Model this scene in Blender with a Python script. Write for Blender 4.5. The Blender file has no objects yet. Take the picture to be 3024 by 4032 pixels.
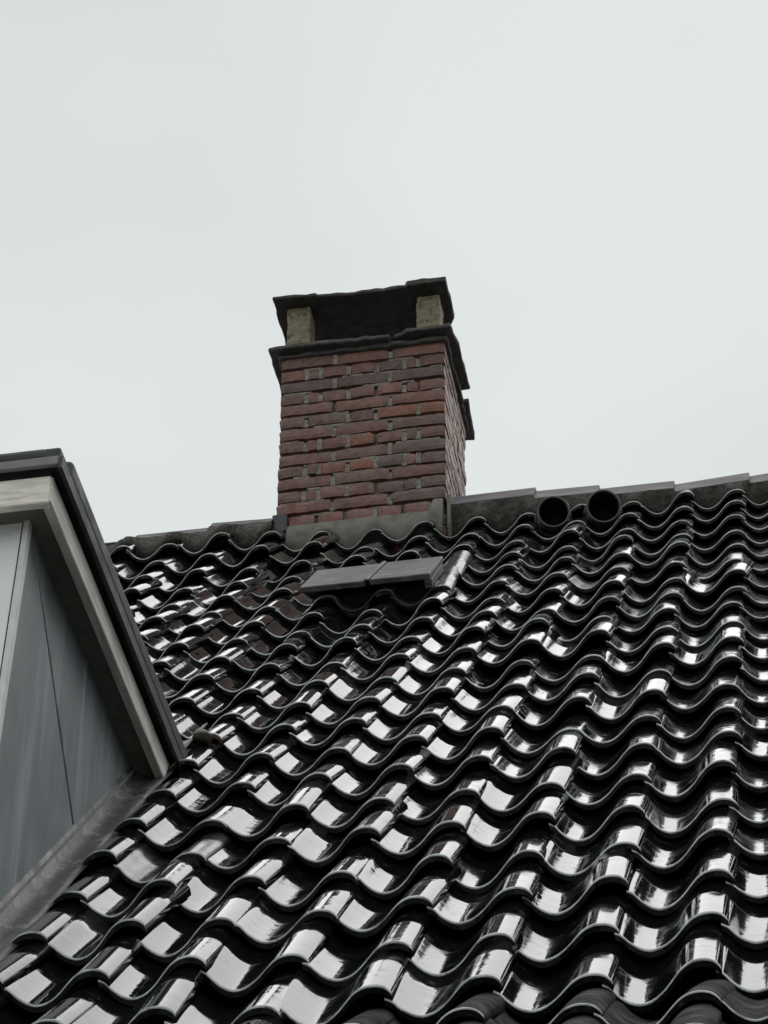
import bpy, math, random
from mathutils import Matrix, Vector, noise as mnoise
R = math.radians
sc = bpy.context.scene
col = sc.collection

# ------------------------------------------------------------------ camera
H = 8.8                                   # height of the ridge course above the ground
YAW, PIT, ROLL = 0.180430550, 0.695605654, -0.00613351
cam_d = bpy.data.cameras.new('Camera')
cam = bpy.data.objects.new('Camera', cam_d); col.objects.link(cam)
cam_d.sensor_fit = 'VERTICAL'; cam_d.sensor_height = 36.0
cam_d.lens = 36.0 * 12000.6 / 4032.0
cam_d.clip_end = 2000
rm = Matrix.Rotation(YAW, 3, 'Z') @ Matrix.Rotation(PIT, 3, 'X') @ Matrix.Rotation(ROLL, 3, 'Y')
cam.matrix_world = Matrix.Translation((0.40642, -8.63617, -7.19691 + H)) @ (rm @ Matrix.Rotation(R(90), 3, 'X')).to_4x4()
sc.camera = cam

# ------------------------------------------------------------------ sky, sun, exposure
SUN_EL, SUN_AZ = R(66), R(345)
wd = bpy.data.worlds.new('World'); sc.world = wd; wd.use_nodes = True
nt = wd.node_tree; nt.nodes.clear()
def wn(t): return nt.nodes.new(t)
sky = wn('ShaderNodeTexSky'); sky.sky_type = 'NISHITA'; sky.sun_disc = False
sky.sun_elevation = SUN_EL; sky.sun_rotation = SUN_AZ; sky.dust_density = 4.0
hsv = wn('ShaderNodeHueSaturation'); hsv.inputs['Saturation'].default_value = 0.15; nt.links.new(sky.outputs[0], hsv.inputs['Color'])
tc = wn('ShaderNodeTexCoord')
mp = wn('ShaderNodeMapping'); mp.inputs['Scale'].default_value = (1, 1, 1.6); nt.links.new(tc.outputs['Generated'], mp.inputs[0])
nz = wn('ShaderNodeTexNoise'); nz.inputs['Scale'].default_value = 5.0; nz.inputs['Detail'].default_value = 4; nz.inputs['Roughness'].default_value = 0.42
nt.links.new(mp.outputs[0], nz.inputs['Vector'])
rp = wn('ShaderNodeValToRGB')
rp.color_ramp.elements[0].position = 0.30; rp.color_ramp.elements[0].color = (0.520, 0.546, 0.548, 1)
rp.color_ramp.elements[1].position = 0.68; rp.color_ramp.elements[1].color = (0.600, 0.629, 0.632, 1)
nt.links.new(nz.outputs['Fac'], rp.inputs[0])
sx = wn('ShaderNodeSeparateXYZ'); nt.links.new(tc.outputs['Generated'], sx.inputs[0])
mr = wn('ShaderNodeMapRange'); mr.inputs[1].default_value = 0.55; mr.inputs[2].default_value = 0.80; mr.inputs[3].default_value = 1.10; mr.inputs[4].default_value = 0.97
nt.links.new(sx.outputs[2], mr.inputs[0])
vm = wn('ShaderNodeVectorMath'); vm.operation = 'SCALE'; nt.links.new(rp.outputs[0], vm.inputs[0]); nt.links.new(mr.outputs[0], vm.inputs['Scale'])
sc10 = wn('ShaderNodeVectorMath'); sc10.operation = 'SCALE'; sc10.inputs['Scale'].default_value = 10.0; nt.links.new(vm.outputs[0], sc10.inputs[0])
mxw = wn('ShaderNodeMix'); mxw.data_type = 'RGBA'; mxw.inputs[0].default_value = 0.97
nt.links.new(hsv.outputs[0], mxw.inputs[6]); nt.links.new(sc10.outputs[0], mxw.inputs[7])
bg = wn('ShaderNodeBackground'); bg.inputs['Strength'].default_value = 0.1; nt.links.new(mxw.outputs[2], bg.inputs[0])
wo = wn('ShaderNodeOutputWorld'); nt.links.new(bg.outputs[0], wo.inputs[0])

sd = bpy.data.lights.new('Sun', 'SUN'); sd.energy = 1.5; sd.angle = R(90); sd.color = (1.0, 0.99, 0.97)
sun = bpy.data.objects.new('Sun', sd); col.objects.link(sun)
# wide sun lamp added beyond the house, high right, to brighten tile reflections
sdir = Vector((math.cos(SUN_EL) * 0.26, math.cos(SUN_EL) * 0.966, math.sin(SUN_EL)))
sun.rotation_euler = sdir.to_track_quat('Z', 'Y').to_euler(); sun.location = (-5, 20, 30)
sky.sun_rotation = math.atan2(sdir.x, sdir.y)
sc.view_settings.view_transform = 'Standard'; sc.view_settings.look = 'None'
sc.view_settings.exposure = 0.3; sc.view_settings.gamma = 1.0; sc.view_settings.use_curve_mapping = False

rnd = random.Random(11)

# ------------------------------------------------------------------ materials
def new_mat(name):
    m = bpy.data.materials.new(name); m.use_nodes = True
    n = m.node_tree.nodes; b = n['Principled BSDF']
    return m, m.node_tree, b
def N(t, typ, **kw):
    n = t.nodes.new(typ)
    for k, v in kw.items():
        if k in n.inputs: n.inputs[k].default_value = v
        else: setattr(n, k, v)
    return n
def ramp(t, src, stops):
    r = N(t, 'ShaderNodeValToRGB'); e = r.color_ramp.elements
    while len(e) < len(stops): e.new(0.5)
    for k, (p, c) in enumerate(stops):
        e[k].position = p; e[k].color = (c[0], c[1], c[2], 1) if not isinstance(c, (int, float)) else (c, c, c, 1)
    t.links.new(src, r.inputs[0]); return r.outputs[0]
def coords(t, scale=(1, 1, 1), rand=True):
    c = N(t, 'ShaderNodeTexCoord'); mp = N(t, 'ShaderNodeMapping'); mp.inputs['Scale'].default_value = scale
    if rand:
        oi = N(t, 'ShaderNodeObjectInfo'); ml = N(t, 'ShaderNodeMath', operation='MULTIPLY'); ml.inputs[1].default_value = 37.0
        t.links.new(oi.outputs['Random'], ml.inputs[0])
        ad = N(t, 'ShaderNodeVectorMath', operation='ADD'); t.links.new(c.outputs['Object'], ad.inputs[0]); t.links.new(ml.outputs[0], ad.inputs[1])
        t.links.new(ad.outputs[0], mp.inputs[0])
    else: t.links.new(c.outputs['Object'], mp.inputs[0])
    return mp.outputs[0]
def nse(t, vec, scale, detail=4, rough=0.55):
    n = N(t, 'ShaderNodeTexNoise', Scale=scale, Detail=detail, Roughness=rough); t.links.new(vec, n.inputs['Vector']); return n.outputs['Fac']
def mixc(t, fac, a, b):
    m = N(t, 'ShaderNodeMix', data_type='RGBA')
    for s, i in ((fac, 0), (a, 6), (b, 7)):
        if hasattr(s, 'links'): t.links.new(s, m.inputs[i])
        elif i == 0: m.inputs[0].default_value = s
        else: m.inputs[i].default_value = (*s, 1)
    return m.outputs[2]
def bump(t, b, h, strength, dist):
    bp = N(t, 'ShaderNodeBump', Strength=strength, Distance=dist); t.links.new(h, bp.inputs['Height']); t.links.new(bp.outputs[0], b.inputs['Normal'])
def simple(name, stops, scale, rough=(0.5, 0.8), bs=0.4, bd=0.004, vscale=(1, 1, 1), detail=6, spec=0.5, rand=True):
    m, t, b = new_mat(name); v = coords(t, vscale, rand)
    f = nse(t, v, scale, detail, 0.62)
    t.links.new(ramp(t, f, stops), b.inputs['Base Color'])
    f2 = nse(t, v, scale * 0.43, 3)
    t.links.new(ramp(t, f2, [(0.3, rough[0]), (0.7, rough[1])]), b.inputs['Roughness'])
    b.inputs['Specular IOR Level'].default_value = spec
    bump(t, b, nse(t, v, scale * 2.2, 5), bs, bd)
    return m

def tile_material():
    m, t, b = new_mat('glazed_black_clay'); v = coords(t)
    f = nse(t, v, 26, 5, 0.6)
    big = nse(t, v, 7, 3)
    dirt = ramp(t, f, [(0.56, 0.0), (0.72, 1.0)])
    base = mixc(t, dirt, (0.0075, 0.008, 0.0088), (0.026, 0.026, 0.024))
    t.links.new(base, b.inputs['Base Color'])
    rr = N(t, 'ShaderNodeMath', operation='ADD'); t.links.new(ramp(t, big, [(0.35, 0.04), (0.7, 0.11)]), rr.inputs[0])
    dm = N(t, 'ShaderNodeMath', operation='MULTIPLY'); t.links.new(dirt, dm.inputs[0]); dm.inputs[1].default_value = 0.16
    t.links.new(dm.outputs[0], rr.inputs[1]); t.links.new(rr.outputs[0], b.inputs['Roughness'])
    b.inputs['IOR'].default_value = 1.6
    # shallow throwing marks across the tile, and a finer wobble
    c2 = coords(t, (0.35, 1.0, 0.35))
    h1 = nse(t, c2, 30, 2, 0.45); h2 = nse(t, v, 15, 2)
    ad = N(t, 'ShaderNodeMath', operation='MULTIPLY_ADD'); t.links.new(h1, ad.inputs[0]); ad.inputs[1].default_value = 0.45; t.links.new(h2, ad.inputs[2])
    bump(t, b, ad.outputs[0], 0.20, 0.0028)
    return m
M = {}
M['tile'] = tile_material()
M['raw_clay'] = simple('unglazed_red_clay', [(0.3, (0.05, 0.02, 0.012)), (0.7, (0.15, 0.06, 0.035))], 60, (0.7, 0.9), 0.5, 0.003)
M['lip'] = simple('worn_lip_sky_glint', [(0.33, (0.09, 0.10, 0.097)), (0.50, (0.34, 0.375, 0.35)), (0.75, (0.56, 0.60, 0.56))], 30, (0.15, 0.4), 0.3, 0.001)  # worn lip, paled further to paint in the sky glint along its edge
M['tile_dull'] = simple('weathered_black_clay', [(0.4, (0.009, 0.009, 0.010)), (0.65, (0.028, 0.029, 0.028))], 40, (0.12, 0.26), 0.35, 0.002)
M['tile_moss'] = simple('grimy_black_clay', [(0.42, (0.006, 0.006, 0.006)), (0.6, (0.016, 0.016, 0.014)), (0.75, (0.05, 0.05, 0.046))], 45, (0.5, 0.85), 0.6, 0.004, spec=0.05)
M['cap'] = simple('ridge_clay', [(0.3, (0.045, 0.038, 0.044)), (0.7, (0.10, 0.088, 0.10))], 40, (0.55, 0.75), 0.3, 0.002, (0.3, 1, 1))
M['mortar_ridge'] = simple('ridge_mortar', [(0.34, (0.010, 0.009, 0.007)), (0.5, (0.036, 0.032, 0.025)), (0.70, (0.085, 0.076, 0.060))], 34, (0.7, 0.95), 0.9, 0.012, rand=False)
M['mortar'] = simple('brick_mortar', [(0.3, (0.09, 0.081, 0.068)), (0.5, (0.20, 0.182, 0.155)), (0.75, (0.31, 0.288, 0.25))], 45, (0.75, 0.95), 0.8, 0.006, rand=False)
M['cement'] = simple('cement_fillet', [(0.3, (0.085, 0.080, 0.066)), (0.5, (0.135, 0.128, 0.106)), (0.8, (0.19, 0.18, 0.152))], 18, (0.6, 0.9), 0.5, 0.006, rand=False)
M['pier'] = simple('pitted_concrete', [(0.34, (0.06, 0.052, 0.032)), (0.46, (0.18, 0.160, 0.105)), (0.72, (0.27, 0.242, 0.168))], 48, (0.7, 0.95), 0.9, 0.008)
M['slab'] = simple('weathered_slab', [(0.3, (0.028, 0.027, 0.025)), (0.6, (0.062, 0.059, 0.053)), (0.8, (0.125, 0.118, 0.105))], 24, (0.55, 0.85), 0.7, 0.006, (1, 1, 2))
M['slab_dark'] = simple('darker_slab', [(0.3, (0.014, 0.013, 0.011)), (0.6, (0.036, 0.034, 0.029)), (0.8, (0.08, 0.076, 0.066))], 24, (0.55, 0.85), 0.7, 0.006, (1, 1, 2))  # darker copy of the slab tones for the chimney cap
M['lead'] = simple('lead_sheet', [(0.3, (0.026, 0.027, 0.025)), (0.56, (0.055, 0.056, 0.053)), (0.72, (0.22, 0.23, 0.23))], 22, (0.4, 0.65), 0.5, 0.006, rand=False)
M['lead_dark'] = simple('dark_lead_sheet', [(0.3, (0.012, 0.012, 0.013)), (0.7, (0.04, 0.041, 0.042))], 16, (0.4, 0.6), 0.4, 0.004)
M['pipe'] = simple('dark_pipe', [(0.3, (0.055, 0.06, 0.062)), (0.7, (0.11, 0.118, 0.12))], 30, (0.4, 0.6), 0.2, 0.002)
M['pipe_in'] = simple('dark_pipe_inside', [(0.3, (0.004, 0.005, 0.007)), (0.7, (0.012, 0.014, 0.018))], 30, (0.6, 0.8), 0.2, 0.002)  # near-black bluish lining for the inside of the vent tubes
M['soot'] = simple('sooty_flue', [(0.3, (0.008, 0.008, 0.008)), (0.7, (0.02, 0.02, 0.02))], 30, (0.8, 0.95), 0.4, 0.004)
M['deck'] = simple('dark_boarding', [(0.3, (0.01, 0.01, 0.01)), (0.7, (0.025, 0.023, 0.02))], 12, (0.8, 0.95), 0.3, 0.004)
M['felt'] = simple('roofing_felt', [(0.3, (0.018, 0.018, 0.019)), (0.7, (0.05, 0.05, 0.052))], 22, (0.5, 0.75), 0.5, 0.004)
M['drip'] = simple('drip_metal', [(0.3, (0.12, 0.12, 0.125)), (0.7, (0.22, 0.22, 0.23))], 18, (0.3, 0.45), 0.2, 0.002)
M['soffit'] = simple('dirty_soffit', [(0.3, (0.11, 0.108, 0.09)), (0.7, (0.19, 0.185, 0.155))], 14, (0.6, 0.85), 0.3, 0.003)
M['white_panel'] = simple('pale_panel', [(0.28, (0.52, 0.55, 0.55)), (0.42, (0.74, 0.78, 0.78)), (0.75, (0.80, 0.84, 0.84))], 12, (0.4, 0.6), 0.25, 0.002)
M['trim'] = simple('corner_trim_paint', [(0.3, (0.50, 0.52, 0.51)), (0.7, (0.66, 0.68, 0.66))], 15, (0.4, 0.6), 0.2, 0.002)
def brick_material():
    m, t, b = new_mat('wet_brick'); v = coords(t)
    oi = N(t, 'ShaderNodeObjectInfo')
    f = nse(t, v, 38, 6, 0.65)
    dk = N(t, 'ShaderNodeMix', data_type='RGBA', blend_type='MULTIPLY'); dk.inputs[0].default_value = 1.0
    t.links.new(oi.outputs['Color'], dk.inputs[6])
    t.links.new(ramp(t, f, [(0.28, (0.50, 0.52, 0.54)), (0.5, (0.95, 0.95, 0.95)), (0.75, (1.3, 1.25, 1.2))]), dk.inputs[7])
    g = ramp(t, nse(t, v, 11, 4), [(0.55, 0.0), (0.75, 0.55)])
    t.links.new(mixc(t, g, dk.outputs[2], (0.075, 0.066, 0.062)), b.inputs['Base Color'])
    t.links.new(ramp(t, nse(t, v, 20, 3), [(0.3, 0.42), (0.7, 0.75)]), b.inputs['Roughness'])
    bump(t, b, nse(t, v, 130, 5, 0.6), 0.7, 0.004)
    return m
M['brick'] = brick_material()
def streak_material(name, c0, c1, cs, scale, streak_dir, amount, rough, spec=0.5, bs=0.25):
    m, t, b = new_mat(name); v = coords(t, streak_dir)
    f = nse(t, v, scale, 5, 0.6); f2 = nse(t, coords(t), 6.0, 5, 0.6)
    base = mixc(t, ramp(t, f2, [(0.3, 0.0), (0.7, 1.0)]), c0, c1)
    vs = tuple(s * 0.5 for s in streak_dir)
    st = ramp(t, nse(t, coords(t, vs), scale * 1.2, 4, 0.5), [(0.57, 0.0), (0.70, amount)])
    base = mixc(t, st, base, cs)
    gr = N(t, 'ShaderNodeMix', data_type='RGBA', blend_type='MULTIPLY'); gr.inputs[0].default_value = 1.0
    t.links.new(base, gr.inputs[6]); t.links.new(ramp(t, f, [(0.3, 0.72), (0.7, 1.2)]), gr.inputs[7])
    t.links.new(gr.outputs[2], b.inputs['Base Color'])
    t.links.new(ramp(t, f, [(0.3, rough), (0.7, rough + 0.2)]), b.inputs['Roughness'])
    b.inputs['Specular IOR Level'].default_value = spec
    bump(t, b, f, bs, 0.002 if bs < 0.5 else 0.006)
    return m
M['cheek'] = streak_material('slate_grey_panel', (0.115, 0.140, 0.148), (0.170, 0.198, 0.206), (0.36, 0.40, 0.41), 22, (1, 1.0, 0.10), 0.5, 0.38)
M['wood_side'] = streak_material('weathered_board', (0.50, 0.475, 0.44), (0.74, 0.71, 0.665), (0.24, 0.222, 0.195), 60, (1, 0.10, 1), 0.5, 0.6)
M['wood_front'] = streak_material('weathered_front_board', (0.74, 0.70, 0.62), (0.88, 0.85, 0.78), (0.38, 0.32, 0.24), 100, (0.16, 1, 1), 0.65, 0.6)
M['wood_lid'] = streak_material('wet_grey_boards', (0.045, 0.041, 0.041), (0.115, 0.104, 0.103), (0.23, 0.215, 0.212), 75, (0.35, 0.8, 1), 0.75, 0.45, 0.3, 0.8)
M['paving'] = simple('pale_paving', [(0.3, (0.19, 0.187, 0.18)), (0.7, (0.29, 0.285, 0.27))], 1.5, (0.8, 0.95), 0.5, 0.05, rand=False)
M['wall'] = simple('house_brick', [(0.3, (0.16, 0.09, 0.075)), (0.7, (0.25, 0.14, 0.11))], 8, (0.7, 0.9), 0.5, 0.01)

# ------------------------------------------------------------------ helpers
def empty(name, loc, label, cat, group=None):
    o = bpy.data.objects.new(name, None); col.objects.link(o); o.location = loc
    o['label'] = label; o['category'] = cat
    if group: o['group'] = group
    o.empty_display_size = 0.2
    return o
def mk_mesh(name, verts, faces, mats, midx=None, smooth=False):
    me = bpy.data.meshes.new(name); me.from_pydata([tuple(v) for v in verts], [], faces)
    for m in mats: me.materials.append(M[m])
    if midx: me.polygons.foreach_set('material_index', midx)
    if smooth: me.polygons.foreach_set('use_smooth', [True] * len(me.polygons))
    me.update(); return me
def link(name, me, parent, loc=(0, 0, 0)):
    o = bpy.data.objects.new(name, me); col.objects.link(o); o.parent = parent; o.location = loc; return o
def part(name, verts, faces, mat, parent, smooth=False, base=None):
    """verts in scene space (ridge at 0); stored relative to the parent's base"""
    b = Vector(parent.location) - Vector((0, 0, H)) if base is None else Vector(base)
    mats = mat if isinstance(mat, (list, tuple)) else [mat]
    return link(name, mk_mesh(name, [Vector(v) - b for v in verts], faces, mats, None, smooth), parent)
def fix(me):
    import bmesh
    bm = bmesh.new(); bm.from_mesh(me); bmesh.ops.recalc_face_normals(bm, faces=bm.faces); bm.to_mesh(me); bm.free()
def prism(poly, axis_vec):
    """closed prism of a planar polygon (list of Vector) pushed along axis_vec"""
    n = len(poly); a = [Vector(p) for p in poly]; b = [p + Vector(axis_vec) for p in a]
    f = [list(range(n)), list(range(2 * n - 1, n - 1, -1))]
    for i in range(n): f.append([i, n + i, n + (i + 1) % n, (i + 1) % n])
    return a + b, f
def box(x0, x1, y0, y1, z0, z1):
    v = [(x, y, z) for z in (z0, z1) for y in (y0, y1) for x in (x0, x1)]
    f = [[0, 2, 3, 1], [4, 5, 7, 6], [0, 1, 5, 4], [2, 6, 7, 3], [0, 4, 6, 2], [1, 3, 7, 5]]
    return v, f
def bevel(o, w, seg=2):
    md = o.modifiers.new('Bevel', 'BEVEL'); md.width = w; md.segments = seg; md.limit_method = 'ANGLE'; return o
def rough_edges(me, amp, freq, seed):
    for v in me.vertices:
        p = Vector(v.co) * freq + Vector((seed * 3.1, seed * 1.7, seed))
        v.co += mnoise.noise_vector(p) * amp

PH = 0.82099235; TW = 0.187356; G = 0.310816
cP, sP = math.cos(PH), math.sin(PH)
def W(x, v, h): return Vector((x, v * cP - h * sP, v * sP + h * cP))
PROF = [(-0.06, 0.007), (0.0, 0.001), (0.07, -0.0138), (0.16, -0.0262), (0.265, -0.0318), (0.385, -0.0262), (0.495, -0.0120), (0.59, 0.0055), (0.668, 0.0183),
        (0.755, 0.0262), (0.85, 0.0283), (0.932, 0.0250), (0.985, 0.0178), (1.012, 0.0105)]
def catmull(P, n):
    out = []
    m = len(P) - 1
    for k in range(n + 1):
        u = k / n * m; i = min(int(u), m - 1); t = u - i
        p0 = P[max(i - 1, 0)]; p1 = P[i]; p2 = P[i + 1]; p3 = P[min(i + 2, m)]
        out.append(tuple(0.5 * (2 * p1[d] + (p2[d] - p0[d]) * t + (2 * p0[d] - 5 * p1[d] + 4 * p2[d] - p3[d]) * t * t + (3 * p1[d] - p0[d] - 3 * p2[d] + p3[d]) * t ** 3) for d in (0, 1)))
    return out
FINE = catmull(PROF, 60)
def prof(t):
    t = t % 1.0
    for a, b in zip(FINE, FINE[1:]):
        if a[0] <= t <= b[0]: return a[1] + (b[1] - a[1]) * (t - a[0]) / max(1e-9, b[0] - a[0])
    return FINE[-1][1]

# ------------------------------------------------------------------ the setting
o = bpy.data.objects.new('ground', mk_mesh('ground', [(-600, -600, 0), (600, -600, 0), (600, 600, 0), (-600, 600, 0)], [[0, 1, 2, 3]], ['paving'])); col.objects.link(o); o['kind'] = 'structure'
wv, wf = box(-7, 5, -4.9, 5.6, 0.0, 3.3)
o = bpy.data.objects.new('house_wall', mk_mesh('house_wall', wv, wf, ['wall'])); col.objects.link(o); o['kind'] = 'structure'

# ------------------------------------------------------------------ the tiled roof
roof = empty('tiled_roof', (0, 0, H), 'steep pitched roof of glossy black S-shaped clay tiles below the ridge', 'roof')
TH = 0.0145; TILT = 0.080
def tile_mesh(name, L, seg, seed, dull=False, raw=False):
    r = random.Random(seed)
    amp = 1.0 + r.uniform(-0.07, 0.07); tw = r.uniform(-0.004, 0.004); bow = r.uniform(-0.0015, 0.003)
    pr = catmull(PROF, seg); rad = 0.0030
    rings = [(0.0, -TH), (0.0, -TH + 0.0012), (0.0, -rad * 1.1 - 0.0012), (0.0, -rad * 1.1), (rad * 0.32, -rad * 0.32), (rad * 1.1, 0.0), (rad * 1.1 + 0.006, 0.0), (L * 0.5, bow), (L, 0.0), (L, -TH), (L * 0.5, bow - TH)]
    vs = []; nr = len(rings); ph = r.uniform(0, 9)
    for i, (t, h) in enumerate(pr):
        e = 0.0012 * math.sin(t * 9 + ph) + 0.0007 * math.sin(t * 23 + ph * 2)
        for j, (y, dz) in enumerate(rings):
            vs.append((t * TW, y + (e if y < 0.1 else 0), h * amp + dz + tw * (t - 0.5) * (1 if y < 0.1 else -1)))
    fs, mi = [], []
    for i in range(len(pr) - 1):
        for j in range(nr):
            a = i * nr + j; b = i * nr + (j + 1) % nr; c = (i + 1) * nr + (j + 1) % nr; d = (i + 1) * nr + j
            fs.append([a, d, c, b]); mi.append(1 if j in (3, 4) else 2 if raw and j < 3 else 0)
    n = len(pr) - 1
    fs.append([j for j in range(nr)]); mi.append(0)
    fs.append([n * nr + j for j in range(nr - 1, -1, -1)]); mi.append(0)
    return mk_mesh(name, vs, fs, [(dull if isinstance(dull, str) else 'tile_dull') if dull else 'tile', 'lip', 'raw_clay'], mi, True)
LONG = G + 0.075
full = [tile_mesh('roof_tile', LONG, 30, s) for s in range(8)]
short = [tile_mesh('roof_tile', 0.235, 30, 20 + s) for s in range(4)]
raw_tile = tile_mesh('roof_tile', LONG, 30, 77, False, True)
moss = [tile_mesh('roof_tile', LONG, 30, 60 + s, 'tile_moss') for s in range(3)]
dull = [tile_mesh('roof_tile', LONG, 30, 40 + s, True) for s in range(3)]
DU = {1: -.045, 2: -.03, 3: 0, 4: 0, 5: .01, 6: .01, 7: .02, 8: .02, 9: .01, 10: .035, 11: .03, 12: .02, 13: .0, 14: .03, 15: .03, 16: .01, 17: .01, 18: -.02, 19: -.06, 20: -.07, 21: -.07}
DV = {1: .05, 2: 0, 3: 0, 7: .02, 8: .02, 9: .07, 12: .02, 13: .05, 14: -.06, 15: -.06, 18: -.04, 19: .05, 20: .14, 21: .2}
FLARE = R(40.0)
def row_origin(r):
    if r >= 1: return W(0, (r - 21 + DV.get(r, 0)) * G, 0), PH
    b = W(0, (1 - 21 + DV[1]) * G, 0); k = (1 - r) * G
    return b + Vector((0, -math.cos(FLARE) * k, -math.sin(FLARE) * k)), FLARE
def left_rise(c): return 1.0 if c <= -9 else 0.3 if c == -8 else 0.0
def tile_xform(r, c):
    q = random.Random(r * 131 + c * 17 + 5)
    b, ph = row_origin(r)
    du = (c + DU.get(r, 0) + q.gauss(0, 0.013)) * TW
    dv = q.gauss(0, 0.027) * G; dh = q.gauss(0, 0.0020)
    if r >= 13:                                       # the old roof fans out and rises a little towards the left end of the ridge
        t = (r - 12) / 9; du -= 0.30 * t * t * max(0.0, min(1.3, (-c - 1) / 8)) * TW
        if r >= 18: dh += 0.047 * ((r - 18) / 3) ** 1.6 * left_rise(c)
        if r == 21: dh += 0.006
    y, z = math.cos(ph), math.sin(ph)
    loc = b + Vector((du, dv * y - dh * z, dv * z + dh * y))
    pitch = ph - TILT + q.gauss(0, R(0.75)); roll = q.gauss(0, R(1.8)); yaw = q.gauss(0, R(0.9))
    return loc, pitch, roll, yaw
placed = 0; field = []
for r in range(-5, 22):
    for c in range(-22, 9):
        x = (c + 0.5) * TW; v = (r - 21 + 0.5) * G
        if x < -1.34 and -9 < v < -3.55: continue            # under the dormer
        cx = c * TW
        left_lim = -1.05 - 0.32 * max(0.0, min(1.0, 0)) 
        lo = {22: -15}.get(r, 0)
        vis_lo = -3.4 - (r * 0.56 if r > 0 else 0)           # left border of the view widens up the slope
        visible = (-1 <= r) and (max(vis_lo, -14.5) <= c <= 1) and (r > 0 or c >= -6)
        if not visible and c >= -6 and c <= 1 and 0 < r < 8: visible = True
        if c < -7 and v < -3.3: visible = False if v < -3.6 else visible
        loc, pt, rl, yw = tile_xform(r, c)
        dl = (r, c) in DULLSET if 'DULLSET' in globals() else False
        if (r, c) in ((16, -5), (17, -5)): pt += R(6)
        mat = Matrix.Translation(loc) @ Matrix.Rotation(yw, 4, Vector((0, -sP, cP))) @ Matrix.Rotation(pt, 4, 'X') @ Matrix.Rotation(rl, 4, 'Y')
        q = random.Random(r * 7 + c * 1013)
        if (r, c) == (9, -7): me = raw_tile
        elif r == 21: me = q.choice(short)
        elif r <= 0: me = q.choice(moss)
        elif (r, c) in ((16, -5), (17, -5)) or q.random() < 0.02: me = q.choice(dull)
        else: me = q.choice(full)
        if visible:
            o = link('roof_tile', me, roof); o.matrix_local = mat; placed += 1
        else: field.append((me, mat))
print('tiles placed', placed, 'rest', len(field))
vs, fs, mi = [], [], []
for me, mat in field:
    b = len(vs); vs += [mat @ v.co for v in me.vertices]
    for p in me.polygons: fs.append([b + k for k in p.vertices]); mi.append(p.material_index)
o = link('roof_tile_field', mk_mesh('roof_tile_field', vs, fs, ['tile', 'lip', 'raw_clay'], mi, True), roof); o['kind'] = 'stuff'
# boarding under the tiles, both slopes
e1 = W(0, -24 * G, -0.16); apex = Vector((0, 0.2, W(0, 0.2 / cP, -0.13).z))
sec = [Vector((0, e1.y, e1.z)), Vector((0, apex.y, apex.z)), Vector((0, 6.0, apex.z - 5.8 * math.tan(PH))), Vector((0, 6.0, apex.z - 5.8 * math.tan(PH) - 0.1)), Vector((0, apex.y, apex.z - 0.15)), Vector((0, e1.y, e1.z - 0.1))]
v, f = prism([p + Vector((-6, 0, 0)) for p in sec], (10, 0, 0)); o = part('roof_deck', v, f, 'deck', roof); fix(o.data)

V21 = DV[21] * G
def top_surface(x, v):
    """height of the uppermost tile course above the roof plane at x, v"""
    for c in range(-20, 9):
        ox = (c + DU[21] - 0.30 * max(0.0, min(1.3, (-c - 1) / 8))) * TW
        t = (x - ox) / TW
        if 0 <= t < 1.0: return prof(t) + 0.006 - (v - V21) * TILT + 0.047 * left_rise(c)
    return 0.0
# ridge caps
def ridge_cap(x0, z0, x1, z1):
    hw, dp, th = (0.103, 0.118, 0.015) if x0 > -1.2 else (0.062, 0.068, 0.014)
    prf = [(-hw, -dp), (-hw * 0.55, -dp * 0.55 + 0.002), (-0.022, -0.018), (-0.008, -0.003), (0.008, -0.003), (0.022, -0.018), (hw * 0.55, -dp * 0.55 + 0.002), (hw, -dp)]
    inn = [(y * 0.93, z - th) for y, z in reversed(prf)]
    ring = prf + inn; vs = []
    for x, z in ((x0, z0), (x1, z1)):
        vs += [Vector((x, 0.2 + y, z + dz)) for y, dz in ring]
    n = len(ring); fs = [list(range(n)), list(range(2 * n - 1, n - 1, -1))]
    for i in range(n): fs.append([i, n + i, n + (i + 1) % n, (i + 1) % n])
    o = part('ridge_cap', vs, fs, 'cap', roof); fix(o.data); bevel(o, 0.003, 2); return o
CAPS = [(-0.94, .334, -0.615, .338), (-0.63, .319, -0.372, .314), (-0.387, .295, -0.088, .294), (-0.102, .274, 0.195, .294), (0.181, .274, 0.48, .294), (0.465, .274, 0.77, .292), (0.755, .272, 1.06, .292),
        (-1.88, .338, -1.60, .327), (-2.18, .319, -1.865, .317), (-2.48, .300, -2.165, .297), (-2.78, .300, -2.465, .281), (-3.08, .300, -2.765, .281), (-3.4, .30, -3.06, .281)]
for c in CAPS: ridge_cap(*c)
def ridge_z(x):
    for a, za, b, zb in CAPS:
        if a <= x <= b: return za + (zb - za) * (x - a) / (b - a)
    return 0.31
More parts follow.
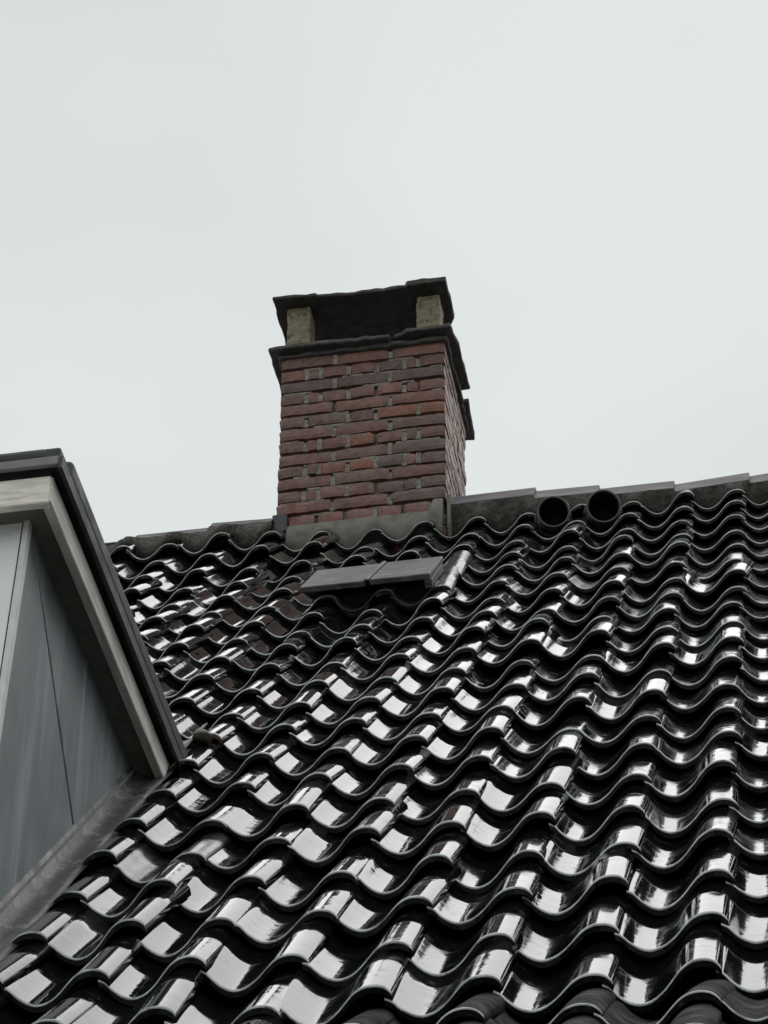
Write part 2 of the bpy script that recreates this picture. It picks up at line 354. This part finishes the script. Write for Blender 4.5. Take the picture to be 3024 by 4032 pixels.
def ridge_mortar(xa, xb):
    n = int((xb - xa) / 0.008); vs, fs = [], []; m = 6
    for i in range(n + 1):
        x = xa + (xb - xa) * i / n
        nz1 = mnoise.noise(Vector((x * 14, 3.3, 0))) ; nz2 = mnoise.noise(Vector((x * 31, 8.1, 0)))
        t = x / TW + 0.07
        vb = V21 + 0.060 + 0.018 * nz1; bot = W(x, vb, top_surface(x, vb) - 0.006)
        big = x > -1.2; zt = ridge_z(x) - (0.118 if big else 0.068); yq = 0.0 if big else 0.035
        bot.z = min(bot.z, zt - 0.012)
        vs += [bot, bot + Vector((0, 0.012 + 0.006 * nz2, (zt - bot.z) * 0.45)), Vector((x, 0.088 + yq + 0.006 * nz1, zt - 0.008)), Vector((x, 0.103 + yq, zt + 0.004)), Vector((x, 0.2, zt + (0.09 if big else 0.04))), Vector((x, 0.2, zt - 0.10))]
    for i in range(n):
        for j in range(m): fs.append([i * m + j, i * m + (j + 1) % m, (i + 1) * m + (j + 1) % m, (i + 1) * m + j])
    o = part('ridge_mortar', vs, fs, 'mortar_ridge', roof, True); fix(o.data)
ridge_mortar(-0.94, 1.05); ridge_mortar(-3.3, -1.61)
v, f = box(-3.4, -1.60, 0.125, 0.20, -0.10, 0.235); part('ridge_gap_filler', v, f, 'deck', roof)  # unseen filler added to block sky showing between the raised tiles
v, f = box(-0.95, 1.3, 0.12, 0.20, -0.10, 0.16); part('ridge_gap_filler', v, f, 'deck', roof)

# ------------------------------------------------------------------ the chimney
CX, CY, CZ = -1.6070, 0.100, 0.2588      # left front edge, underside of the second lowest course
CWD, CDP = 0.6595, 0.548
CH, BH, J = 0.0629, 0.0525, 0.0104
SP = (CWD + J) / 3
chim = empty('brick_chimney', (CX + CWD / 2, CY + CDP / 2, H - 0.05), 'red brick chimney stack with broken slab cap on two pale piers, standing on the ridge', 'chimney')
RED, BRN, PUR, ORG, LRED = (0.160, 0.077, 0.060, 1), (0.134, 0.073, 0.060, 1), (0.110, 0.069, 0.060, 1), (0.200, 0.078, 0.048, 1), (0.188, 0.084, 0.065, 1)
def brick_mesh(a, d, b, seed):
    """a wide (x), b high (z), d deep (y); rough face towards -y"""
    r = random.Random(seed); nx = max(3, int(a / 0.022)); nz_ = 3
    vs, fs = [], []
    for k in range(nz_ + 1):
        for i in range(nx + 1):
            bx = i in (0, nx); bz = k in (0, nz_)
            x = a * i / nx; z = b * k / nz_
            x += (r.uniform(0.0, 0.004) * (1 if i == 0 else -1)) if bx else r.uniform(-0.003, 0.003)
            z += (r.uniform(0.0, 0.0032) * (1 if k == 0 else -1)) if bz else r.uniform(-0.002, 0.002)
            y = r.uniform(0, 0.0018) + (r.uniform(0.0015, 0.004) if (bx or bz) else 0) + (r.uniform(0.002, 0.006) if (bx and bz) else 0)
            vs.append((x, y, z))
    g = nx + 1
    for k in range(nz_):
        for i in range(nx): fs.append([k * g + i, k * g + i + 1, (k + 1) * g + i + 1, (k + 1) * g + i])
    loop = [i for i in range(g)] + [k * g + nx for k in range(1, nz_ + 1)] + [nz_ * g + i for i in range(nx - 1, -1, -1)] + [k * g for k in range(nz_ - 1, 0, -1)]
    b0 = len(vs)
    for q in loop: vs.append((vs[q][0], d, vs[q][2]))
    n = len(loop)
    for i in range(n): fs.append([loop[i], b0 + i, b0 + (i + 1) % n, loop[(i + 1) % n]])
    fs.append([b0 + i for i in range(n)])
    me = mk_mesh('brick', vs, fs, ['brick']); fix(me); return me
cb = Vector(chim.location) - Vector((0, 0, H))
perp = []     # perpend joints for the mortar mesh
def lay(x, y, z, a, d, b, face, colr):
    """face: F front, R right, L left, B back. x,y: chimney-local start of the visible face"""
    me = brick_mesh(a, d, b, rnd.random())
    o = link('brick', me, chim)
    jit = (rnd.uniform(-0.0015, 0.0015), rnd.uniform(-0.0025, 0.003), rnd.uniform(-0.0015, 0.0015))
    rz = {'F': 0, 'R': R(90), 'B': R(180), 'L': R(-90)}[face]
    off = Matrix.Rotation(rz, 3, 'Z') @ Vector((jit[0], jit[1], jit[2]))
    o.location = Vector((CX + x, CY + y, CZ + z)) + off - cb
    o.rotation_euler = (rnd.gauss(0, R(0.25)), rnd.gauss(0, R(0.35)), rz + rnd.gauss(0, R(0.3)))
    o.color = colr
special = {(3, 4): ORG, (3, 5): ORG, (7, 4): ORG, (5, 4): ORG, (7, 3): RED}
def pick(k):
    u = rnd.random()
    if k == -1: return LRED
    c = RED if u < 0.36 else BRN if u < 0.66 else PUR if u < 0.86 else LRED
    j = rnd.uniform(0.88, 1.12); return (c[0] * j, c[1] * j, c[2] * j, 1)
ORANGE = {(7, 3): 1, (5, 3): 1, (3, 2): 1, (3, 3): 1, (7, 4): 1}
HDR = [0.5, 0.25, 0.5, 0.5, 0.5, 0.25, 0.5]
depth_pitch = (CDP + J) / 2.5
for k in range(-4, 13):
    z = k * CH + rnd.uniform(-0.001, 0.001)
    hd = (k % 2 != 0)
    x = 0.0
    seq = HDR if hd else [1, 1, 1]
    if k == -1:
        for a0, a1 in ((.046, .149), (.163, .261), (.276, .379), (.393, .487), (.498, .596)): lay(a0, 0.0, z, a1 - a0, 0.105, BH, 'F', LRED); perp.append((a1, z))
        seq = []
    if k == 7 and seq: seq = [0.5, 0.75, 0.5, 0.75, 0.5]
    for i, u in enumerate(seq):
        a = u * SP - J
        corner = i in (0, len(seq) - 1)
        xo = rnd.uniform(-0.004, 0.004) if not corner else 0
        c = ORG if (k, i) in ORANGE else pick(k)
        if not (k == -1 and (i == 1)) and not (k <= -1 and u == 0.25):
            lay(x + xo, 0.0, z, a, (depth_pitch - J if hd and corner else 0.105), BH, 'F', c)
        perp.append((x + a, z)); x += u * SP
    # right and left flanks: pieces between the corner bricks
    y0 = depth_pitch if hd else 0.5 * depth_pitch
    y1 = CDP
    seqs = [1, 0.5] if hd else [1, 1]
    y = y0
    for i, u in enumerate(seqs):
        a = u * depth_pitch - J
        lay(CWD, y, z, a, 0.105, BH, 'R', pick(k))
        if k >= 0: lay(0.0, y + a, z, a, 0.105, BH, 'L', pick(k))
        y += u * depth_pitch
    if k >= 4:
        x = 0.115
        for i in range(2): lay(x + SP * 0.95, CDP, z, SP * 0.95 - J, 0.09, BH, 'B', pick(k)); x += SP
# mortar: a core set back from the faces, with fuller perpends
vs, fs = [], []
def addbox(x0, x1, y0, y1, z0, z1):
    v, f = box(x0, x1, y0, y1, z0, z1); b = len(vs); vs.extend(Vector(q) + Vector((CX, CY, CZ)) for q in v); fs.extend([[b + i for i in q] for q in f])
zt = 12 * CH + BH
addbox(0.012, CWD - 0.012, 0.024, CDP - 0.012, -4 * CH, zt + 0.012)
for k in range(-1, 12):                                   # remains of the bed joints, weathered out in between
    x = 0.012
    while x < CWD - 0.05:
        L_ = rnd.uniform(0.04, 0.13); x2 = min(x + L_, CWD - 0.012)
        if rnd.random() < 0.50: addbox(x, x2, rnd.uniform(0.004, 0.011), 0.03, k * CH + BH - 0.003, (k + 1) * CH - rnd.uniform(0.0005, 0.005))
        x = x2
    if rnd.random() < 0.9: addbox(CWD - 0.03, CWD - 0.005, 0.02 + rnd.uniform(0, .1), CDP - 0.02, k * CH + BH - 0.002, (k + 1) * CH + 0.001)
for x, z in perp:
    if 0.03 < x < CWD - 0.03 and rnd.random() < 0.86:
        d = rnd.uniform(0.002, 0.006)
        addbox(x - 0.004, x + J + 0.004, d, 0.03, z - rnd.uniform(0.0, 0.007), z + BH + rnd.uniform(-0.022, 0.002))
o = part('mortar', vs, fs, 'mortar', chim)
# slabs: ragged outline in plan, prism upward
def slab(name, outline, z0, th, mat, seed, tilt=0.0, amp=0.006):
    r = random.Random(seed); pts = []
    n = len(outline)
    for i in range(n):
        a = Vector(outline[i]); b = Vector(outline[(i + 1) % n]); m = max(1, int((b - a).length / 0.03))
        for k in range(m):
            p = a.lerp(b, k / m)
            if k: p += Vector((r.uniform(-amp, amp), r.uniform(-amp, amp)))
            pts.append(p)
    v, f = prism([Vector((CX + p.x, CY + p.y, CZ + z0 + tilt * p.x + r.uniform(-0.001, 0.001))) for p in pts], (0, 0, th))
    for k in range(len(pts), 2 * len(pts)): v[k] = v[k] + Vector((r.uniform(-0.002, 0.002), r.uniform(-0.003, 0.003), r.uniform(-0.002, 0.0015)))
    o = part(name, v, f, mat, chim); fix(o.data); bevel(o, 0.004, 1); return o
slab('base_slab', [(-0.048, -0.040), (0.10, -0.046), (0.28, -0.044), (0.445, -0.042), (0.452, 0.02), (0.44, 0.30), (-0.045, 0.32)], 0.828, 0.020, 'slab', 1, -0.012, 0.003)
slab('base_slab', [(0.458, -0.020), (0.515, -0.046), (0.690, -0.050), (0.708, 0.10), (0.712, 0.335), (0.60, 0.345), (0.46, 0.31)], 0.836, 0.022, 'slab', 2, 0.0, 0.003)
slab('base_slab', [(-0.04, 0.36), (0.3, 0.385), (0.697, 0.395), (0.690, 0.50), (0.683, 0.635), (0.3, 0.63), (-0.04, 0.61)], 0.826, 0.024, 'slab', 3, 0.0, 0.003)
# mortar bedding under the slabs
slab('slab_bedding', [(-0.012, -0.012), (0.672, -0.014), (0.678, 0.33), (0.67, 0.56), (-0.012, 0.56)], 0.805, 0.020, 'slab', 9, 0, 0.004)
def pier(x0, x1, y0, y1, z0, z1, seed):
    nx, nzv = 4, 9; vs, fs = [], []; r = random.Random(seed)
    ringpts = [(x0, y0), (x0 + (x1 - x0) / 3, y0), (x0 + 2 * (x1 - x0) / 3, y0), (x1, y0), (x1, (y0 + y1) / 2), (x1, y1), (x0, y1), (x0, (y0 + y1) / 2)]
    for k in range(nzv + 1):
        z = z0 + (z1 - z0) * k / nzv
        for x, y in ringpts: vs.append(Vector((CX + x + r.uniform(-.003, .003), CY + y + r.uniform(-.003, .003), CZ + z)))
    n = len(ringpts)
    for k in range(nzv):
        for i in range(n): fs.append([k * n + i, k * n + (i + 1) % n, (k + 1) * n + (i + 1) % n, (k + 1) * n + i])
    fs.append(list(range(n))); fs.append(list(range(nzv * n, nzv * n + n)))
    o = part('pier', vs, fs, 'pier', chim); fix(o.data); bevel(o, 0.004, 2); return o
pier(0.018, 0.113, 0.0, 0.10, 0.848, 1.086, 1); pier(0.546, 0.642, 0.0, 0.10, 0.858, 1.066, 2)
pier(0.018, 0.113, 0.44, 0.54, 0.848, 1.086, 3); pier(0.50, 0.596, 0.44, 0.54, 0.848, 1.070, 4)
slab('cap_slab', [(-0.034, -0.060), (0.06, -0.062), (0.145, -0.058), (0.150, -0.050), (0.20, -0.046), (0.30, -0.040), (0.36, -0.047), (0.42, -0.041), (0.512, -0.050), (0.515, 0.20), (0.47, 0.60), (-0.03, 0.60)], 1.088, 0.020, 'slab_dark', 5, -0.018, 0.0030)
slab('cap_slab', [(0.508, -0.052), (0.520, -0.064), (0.676, -0.066), (0.680, 0.05), (0.676, 0.16), (0.655, 0.20), (0.56, 0.26), (0.508, 0.25)], 1.0735, 0.030, 'slab_dark', 6, 0.0, 0.003)
# mortar humps at the pier feet
def hump(x, y, z, sx, sy, sz, seed, mat='slab', name='mortar_bed', parent=None):
    parent = parent or chim
    vs, fs = [], []; nu, nv = 14, 5
    for k in range(nv + 1):
        a = k / nv * math.pi / 2
        for i in range(nu):
            t = 2 * math.pi * i / nu; rr = 1 + 0.22 * mnoise.noise(Vector((math.cos(t) * 1.5 + seed, math.sin(t) * 1.5, a)))
            vs.append(Vector((x + sx * math.cos(a) * math.cos(t) * rr, y + sy * math.cos(a) * math.sin(t) * rr, z + sz * math.sin(a) * rr)))
    for k in range(nv):
        for i in range(nu): fs.append([k * nu + i, k * nu + (i + 1) % nu, (k + 1) * nu + (i + 1) % nu, (k + 1) * nu + i])
    fs.append(list(range(nu)))
    o = part(name, vs, fs, mat, parent, True); fix(o.data); return o
hump(CX + 0.10, CY + 0.02, CZ + 0.842, 0.115, 0.055, 0.028, 1); hump(CX + 0.35, CY + 0.0, CZ + 0.838, 0.11, 0.04, 0.020, 2); hump(CX + 0.60, CY + 0.03, CZ + 0.856, 0.09, 0.06, 0.018, 3)
v, f = box(CX + 0.16, CX + 0.50, CY + 0.20, CY + 0.42, CZ + 0.80, CZ + 0.90); part('flue_liner', v, f, 'soot', chim)
# cement fillet over the tiles at the front
vs, fs = [], []; xa, xb = CX + 0.045, CX + CWD - 0.012; n = 90; m = 5
for i in range(n + 1):
    x = xa + (xb - xa) * i / n; u = (x - CX) / CWD
    t = x / TW + 0.07
    nz1 = mnoise.noise(Vector((x * 22, 1.3, 0)))
    zt_ = CZ - 0.064 + 0.004 * nz1 + (0.055 * max(0.0, min(1.0, (u - 0.895) / 0.03)))
    vb = V21 + 0.045 + 0.010 * nz1; pb = W(x, vb, top_surface(x, vb) + 0.003)
    pt = Vector((x, CY - 0.005, zt_))
    mid = pb.lerp(pt, 0.5) + Vector((0, -0.006, 0.004))
    vs += [pb + Vector((0, 0.03, -0.03)), pb, mid, pt, pt + Vector((0, 0.05, 0.0))]
for i in range(n):
    for j in range(m): fs.append([i * m + j, i * m + (j + 1) % m, (i + 1) * m + (j + 1) % m, (i + 1) * m + j])
o = part('cement_fillet', vs, fs, 'cement', chim, True); fix(o.data)
# lead pieces at the two lower corners
v, f = prism([Vector((CX - 0.012, CY - 0.012, CZ - 0.006)), Vector((CX + 0.046, CY - 0.014, CZ - 0.006)), Vector((CX + 0.046, CY - 0.016, CZ - 0.09)), Vector((CX - 0.012, CY - 0.02, CZ - 0.12))], (0, 0.03, 0))
o = part('lead_flashing', v, f, 'lead_dark', chim); fix(o.data); bevel(o, 0.003, 1)
v, f = prism([Vector((CX + CWD + 0.004, CY - 0.012, CZ - 0.000)), Vector((CX + CWD + 0.004, CY + 0.20, CZ + 0.10)), Vector((CX + CWD + 0.004, CY + 0.20, CZ - 0.05)), Vector((CX + CWD + 0.004, CY + 0.0, CZ - 0.20)), Vector((CX + CWD + 0.004, CY - 0.02, CZ - 0.15))], (0.014, 0, 0))
o = part('lead_flashing', v, f, 'cement', chim); fix(o.data); bevel(o, 0.003, 1)

# ------------------------------------------------------------------ the dormer
dorm = empty('dormer', (-1.262, -3.70, H - 4.0), 'flat roofed dormer with slate grey cheek and weathered board fascia', 'dormer')
XC = -1.262; XL = -2.90
def roofz(y): return y * math.tan(PH)
# cheek: two panels, the joint square to the roof slope
def cheek_panel(poly, name='cheek_panel'):
    v, f = prism([Vector((XC, y, z)) for y, z in poly], (-0.012, 0, 0)); o = part(name, v, f, 'cheek', dorm); fix(o.data); bevel(o, 0.0015, 1); return o
jt, jb = (-3.762, -2.978), (-3.2614, -3.4415)
gp = 0.0058
cheek_panel([(-3.772, -2.978), (jt[0] - gp, jt[1]), (jb[0] - gp, jb[1] - gp), (-3.7053, -3.938), (-3.90, -4.148), (-3.852, -3.78)])
cheek_panel([(jt[0] + gp, jt[1]), (-2.812, -2.978), (jb[0] + gp, jb[1] + gp * 0.6)])
v, f = prism([Vector((XC - 0.014, -3.735, -2.97)), Vector((XC - 0.014, -2.72, -2.97)), Vector((XC - 0.014, -3.735, -4.05))], (-0.03, 0, 0)); o = part('cheek_backing', v, f, 'deck', dorm); fix(o.data)
# front panel and corner trim (leaning slightly outwards towards the foot)
def fy(z): return -3.772 + (z + 2.98) * 0.10
v = [Vector((x, fy(z) + d, z)) for d in (0, 0.02) for x, z in ((XC - 0.0150, -2.978), (XL, -2.978), (XL, -4.4), (XC - 0.0150, -4.4))]
f = [[0, 1, 2, 3], [7, 6, 5, 4], [0, 4, 5, 1], [1, 5, 6, 2], [2, 6, 7, 3], [3, 7, 4, 0]]
o = part('front_panel', v, f, 'white_panel', dorm); fix(o.data)
v = [Vector((x, fy(z) + d, z)) for d in (-0.006, 0.016) for x, z in ((XC + 0.003, -2.979), (XC - 0.0095, -2.979), (XC - 0.0095, -4.4), (XC + 0.003, -4.4))]
o = part('corner_trim', v, f, 'trim', dorm); fix(o.data)
v = [Vector((x, fy(z) + d, z)) for d in (0.004, 0.012) for x, z in ((XC - 0.0097, -2.979), (XC - 0.0148, -2.979), (XC - 0.0148, -4.4), (XC - 0.0097, -4.4))]
o = part('corner_gap', v, f, 'felt', dorm); fix(o.data)
XF = -1.19; YF = -3.86
# soffits
v, f = box(XL, XF - 0.02, YF + 0.02, -2.70, -2.987, -2.972); o = part('soffit', v, f, 'soffit', dorm)
# fascias
v, f = prism([Vector((XF, y, z)) for y, z in ((YF + 0.004, -3.008), (-2.800, -3.004), (-2.762, -2.936), (YF + 0.004, -2.938))], (-0.022, 0, 0)); o = part('side_fascia', v, f, 'wood_side', dorm); fix(o.data); bevel(o, 0.002, 1)
v, f = prism([Vector((x, YF, z)) for x, z in ((XL - 0.1, -3.004), (XF - 0.0055, -3.012), (XF - 0.004, -2.938), (XL - 0.1, -2.930))], (0, 0.022, 0)); o = part('front_fascia', v, f, 'wood_front', dorm); fix(o.data); bevel(o, 0.002, 1)
v, f = box(XF - 0.0225, XF - 0.0005, YF - 0.0005, YF + 0.003, -3.010, -2.94); 
# dark batten between fascia and roof edge
v, f = box(XL - 0.1, XF - 0.006, YF + 0.010, -2.70, -2.938, -2.915); part('roof_batten', v, f, 'felt', dorm)
# roof deck with felt, drip strips
v, f = box(XL - 0.12, -1.173, -3.872, -2.55, -2.918, -2.868); o = part('roof_board', v, f, 'felt', dorm); bevel(o, 0.006, 2)
v, f = box(XL - 0.12, -1.1725, -3.884, -3.8722, -2.928, -2.903); o = part('drip_strip', v, f, 'drip', dorm); bevel(o, 0.002, 1)
v, f = box(-1.1728, -1.163, -3.884, -2.70, -2.940, -2.905); o = part('drip_strip', v, f, 'felt', dorm); bevel(o, 0.002, 1)
# felt upstand: a low rolled kerb round the roof edge
def kerb(x0, x1, y0, y1, z0, z1):
    v, f = box(x0, x1, y0, y1, z0, z1); o = part('felt_kerb', v, f, 'felt', dorm); bevel(o, 0.014, 3)
kerb(-1.235, -1.166, -3.80, -2.60, -2.90, -2.842)
kerb(XL - 0.12, -1.20, -3.876, -3.82, -2.90, -2.866)
# lead at the foot of the cheek, dressed onto the tiles
vs, fs = [], []; n = 60; m = 6
for i in range(n + 1):
    vv = -6.2 + (2.42) * i / n
    a = mnoise.noise(Vector((vv * 6, 0.2, 1))) ; b = mnoise.noise(Vector((vv * 13, 4.2, 1)))
    vs += [W(XC - 0.004, vv, 0.050), W(XC + 0.002, vv, 0.046), W(XC + 0.009, vv, 0.016 + 0.002 * a), W(-1.225, vv, 0.006 + 0.003 * b), W(-1.200 + 0.012 * a, vv, 0.010 + 0.003 * b), W(-1.185 + 0.012 * a, vv, 0.004)]
for i in range(n):
    for j in range(m - 1): fs.append([i * m + j, i * m + j + 1, (i + 1) * m + j + 1, (i + 1) * m + j])
o = part('lead_flashing', vs, fs, 'lead', dorm, True); md = o.modifiers.new('Solidify', 'SOLIDIFY'); md.thickness = 0.003; md.offset = -1
v, f = prism([W(XC + 0.0022, -6.2, 0.030), W(XC + 0.0022, -4.12, 0.030), W(XC + 0.0022, -4.12, 0.037), W(XC + 0.0022, -6.2, 0.037)], (0.004, 0, 0)); o = part('cheek_edge_glint', v, f, 'drip', dorm); fix(o.data)  # pale strip added to draw the highlight along the cheek's lower edge
# lead saddle, coloured dark for the shade where the dormer roof meets the tiles
vs, fs = [], []; nx, ny = 10, 14
for j in range(ny + 1):
    for i in range(nx + 1):
        x = -1.30 + 0.13 * i / nx; vv = -4.02 + 0.40 * j / ny
        vs.append(W(x, vv, max(prof(x / TW), -0.012) + 0.012 + 0.004 * mnoise.noise(Vector((x * 30, vv * 20, 0)))))
for j in range(ny):
    for i in range(nx): a = j * (nx + 1) + i; fs.append([a, a + 1, a + nx + 2, a + nx + 1])
o = part('shaded_saddle', vs, fs, 'felt', dorm, True); md = o.modifiers.new('Solidify', 'SOLIDIFY'); md.thickness = 0.003; md.offset = -1

# ------------------------------------------------------------------ roof hatch below the chimney
hl = W(-1.02, -1.40, 0); hat = empty('roof_hatch', hl + Vector((0, 0, H)), 'small roof hatch with split grey board lid among the tiles below the chimney', 'hatch')
def rbox(x0, x1, v0, v1, h0, h1):
    v, f = box(x0, x1, v0, v1, h0, h1); return [W(*q) for q in v], f
def lid_board(xa0, xa1, xb0, xb1, h):
    q = [(xa0, -1.585, h), (xb0, -1.590, h), (xb1, -1.215, h), (xa1, -1.22, h)]
    v, f = prism([W(*p) for p in q], W(0, 0, 0.020)); o = part('lid_board', v, f, 'wood_lid', hat); fix(o.data); bevel(o, 0.003, 1)
lid_board(-1.238, -1.235, -1.024, -1.010, 0.055); lid_board(-1.010, -0.997, -0.812, -0.808, 0.057)
v, f = prism([W(-1.026, -1.588, 0.072), W(-1.012, -1.588, 0.072), W(-0.998, -1.218, 0.074), W(-1.012, -1.218, 0.074)], W(0, 0, 0.008)); o = part('lid_seam', v, f, 'lead', hat); fix(o.data); bevel(o, 0.002, 1)
for a in ((-1.205, -1.180, -1.50, -1.25, -0.05, 0.053), (-0.865, -0.838, -1.50, -1.25, -0.05, 0.057), (-1.179, -0.866, -1.27, -1.25, -0.05, 0.052), (-1.179, -0.866, -1.50, -1.48, -0.05, 0.02)):
    v, f = rbox(*a); part('kerb_board', v, f, 'deck', hat)
v, f = rbox(-0.832, -0.808, -1.59, -1.25, 0.030, 0.0575); o = part('lid_batten', v, f, 'wood_lid', hat); bevel(o, 0.002, 1)
v, f = rbox(-1.14, -1.115, -1.592, -1.57, 0.0, 0.054)
vs, fs = [], []; nx, ny = 60, 4
for j in range(ny + 1):
    for i in range(nx + 1):
        x = -1.24 + 0.44 * i / nx; vv = -1.60 + 0.13 * j / ny
        vs.append(W(x, vv + 0.012 * mnoise.noise(Vector((x * 20, 0, 5))) * (1 - j / ny), prof(x / TW - 0.02) * 0.97 + 0.013))
for j in range(ny):
    for i in range(nx): a = j * (nx + 1) + i; fs.append([a, a + 1, a + nx + 2, a + nx + 1])
o = part('lead_apron', vs, fs, 'lead_dark', hat, True); md = o.modifiers.new('Solidify', 'SOLIDIFY'); md.thickness = 0.004; md.offset = -1

# ------------------------------------------------------------------ two vent pipes under the ridge
def vent(x, v, h, rad, label):
    c = W(x, v, h); root = empty('vent_pipe', c + Vector((0, 0, H)), label, 'vent pipe', 'vent pipes below the ridge')
    ax = Vector((-0.11, math.cos(R(24)), math.sin(R(24)))).normalized(); sd_ = ax.cross(Vector((0, 0, 1))).normalized(); up = sd_.cross(ax)
    n = 40; prf = [(rad, 0.004), (rad - 0.0015, 0.0), (rad - 0.0065, 0.0), (rad - 0.008, 0.004), (rad - 0.008, 0.17), (rad, 0.17)]
    vs, fs = [], []
    for i in range(n):
        t = 2 * math.pi * i / n
        for rr, d in prf: vs.append(c + ax * d + (sd_ * math.cos(t) + up * math.sin(t)) * rr)
    m = len(prf)
    mi = []
    for i in range(n):
        for j in range(m):
            fs.append([i * m + j, i * m + (j + 1) % m, ((i + 1) % n) * m + (j + 1) % m, ((i + 1) % n) * m + j])
    o = part('tube', vs, fs, 'pipe', root, True); fix(o.data)
    md = o.modifiers.new('EdgeSplit', 'EDGE_SPLIT'); md.split_angle = R(40)
    vs, fs = [], []
    for d in (0.012, 0.168):
        for i in range(n):
            t = 2 * math.pi * i / n; vs.append(c + ax * d + (sd_ * math.cos(t) + up * math.sin(t)) * (rad - 0.0085))
    for i in range(n): fs.append([i, (i + 1) % n, n + (i + 1) % n, n + i])
    fs.append(list(range(n, 2 * n)))
    part('liner', vs, fs, 'pipe_in', root, True)
    # saddle of mortar behind
    vs, fs = [], []; prf = [(rad + 0.002, 0.10), (rad + 0.008, 0.115), (rad + 0.012, 0.15), (rad + 0.002, 0.16)]; m = 4
    for i in range(n):
        t = 2 * math.pi * i / n
        for rr, d in prf: vs.append(c + ax * d + (sd_ * math.cos(t) + up * math.sin(t)) * (rr + 0.004 * mnoise.noise(Vector((t * 2, d * 40, x)))))
    for i in range(n):
        for j in range(m): fs.append([i * m + j, i * m + (j + 1) % m, ((i + 1) % n) * m + (j + 1) % m, ((i + 1) % n) * m + j])
    o = part('mortar_collar', vs, fs, 'tile_dull', root, True); fix(o.data)
vent(-0.517, -0.13, 0.05, 0.0605, 'round dark vent pipe under the ridge, the one nearer the chimney')
vent(-0.333, -0.13, 0.05, 0.0635, 'round dark vent pipe under the ridge, the one farther from the chimney')

# a dab of loose mortar on the tiles beside the dormer's tail
hump(-1.150, W(0, -3.80, 0.032).y, W(0, -3.80, 0.032).z, 0.026, 0.03, 0.022, 7, 'cement', 'mortar_dab', roof)
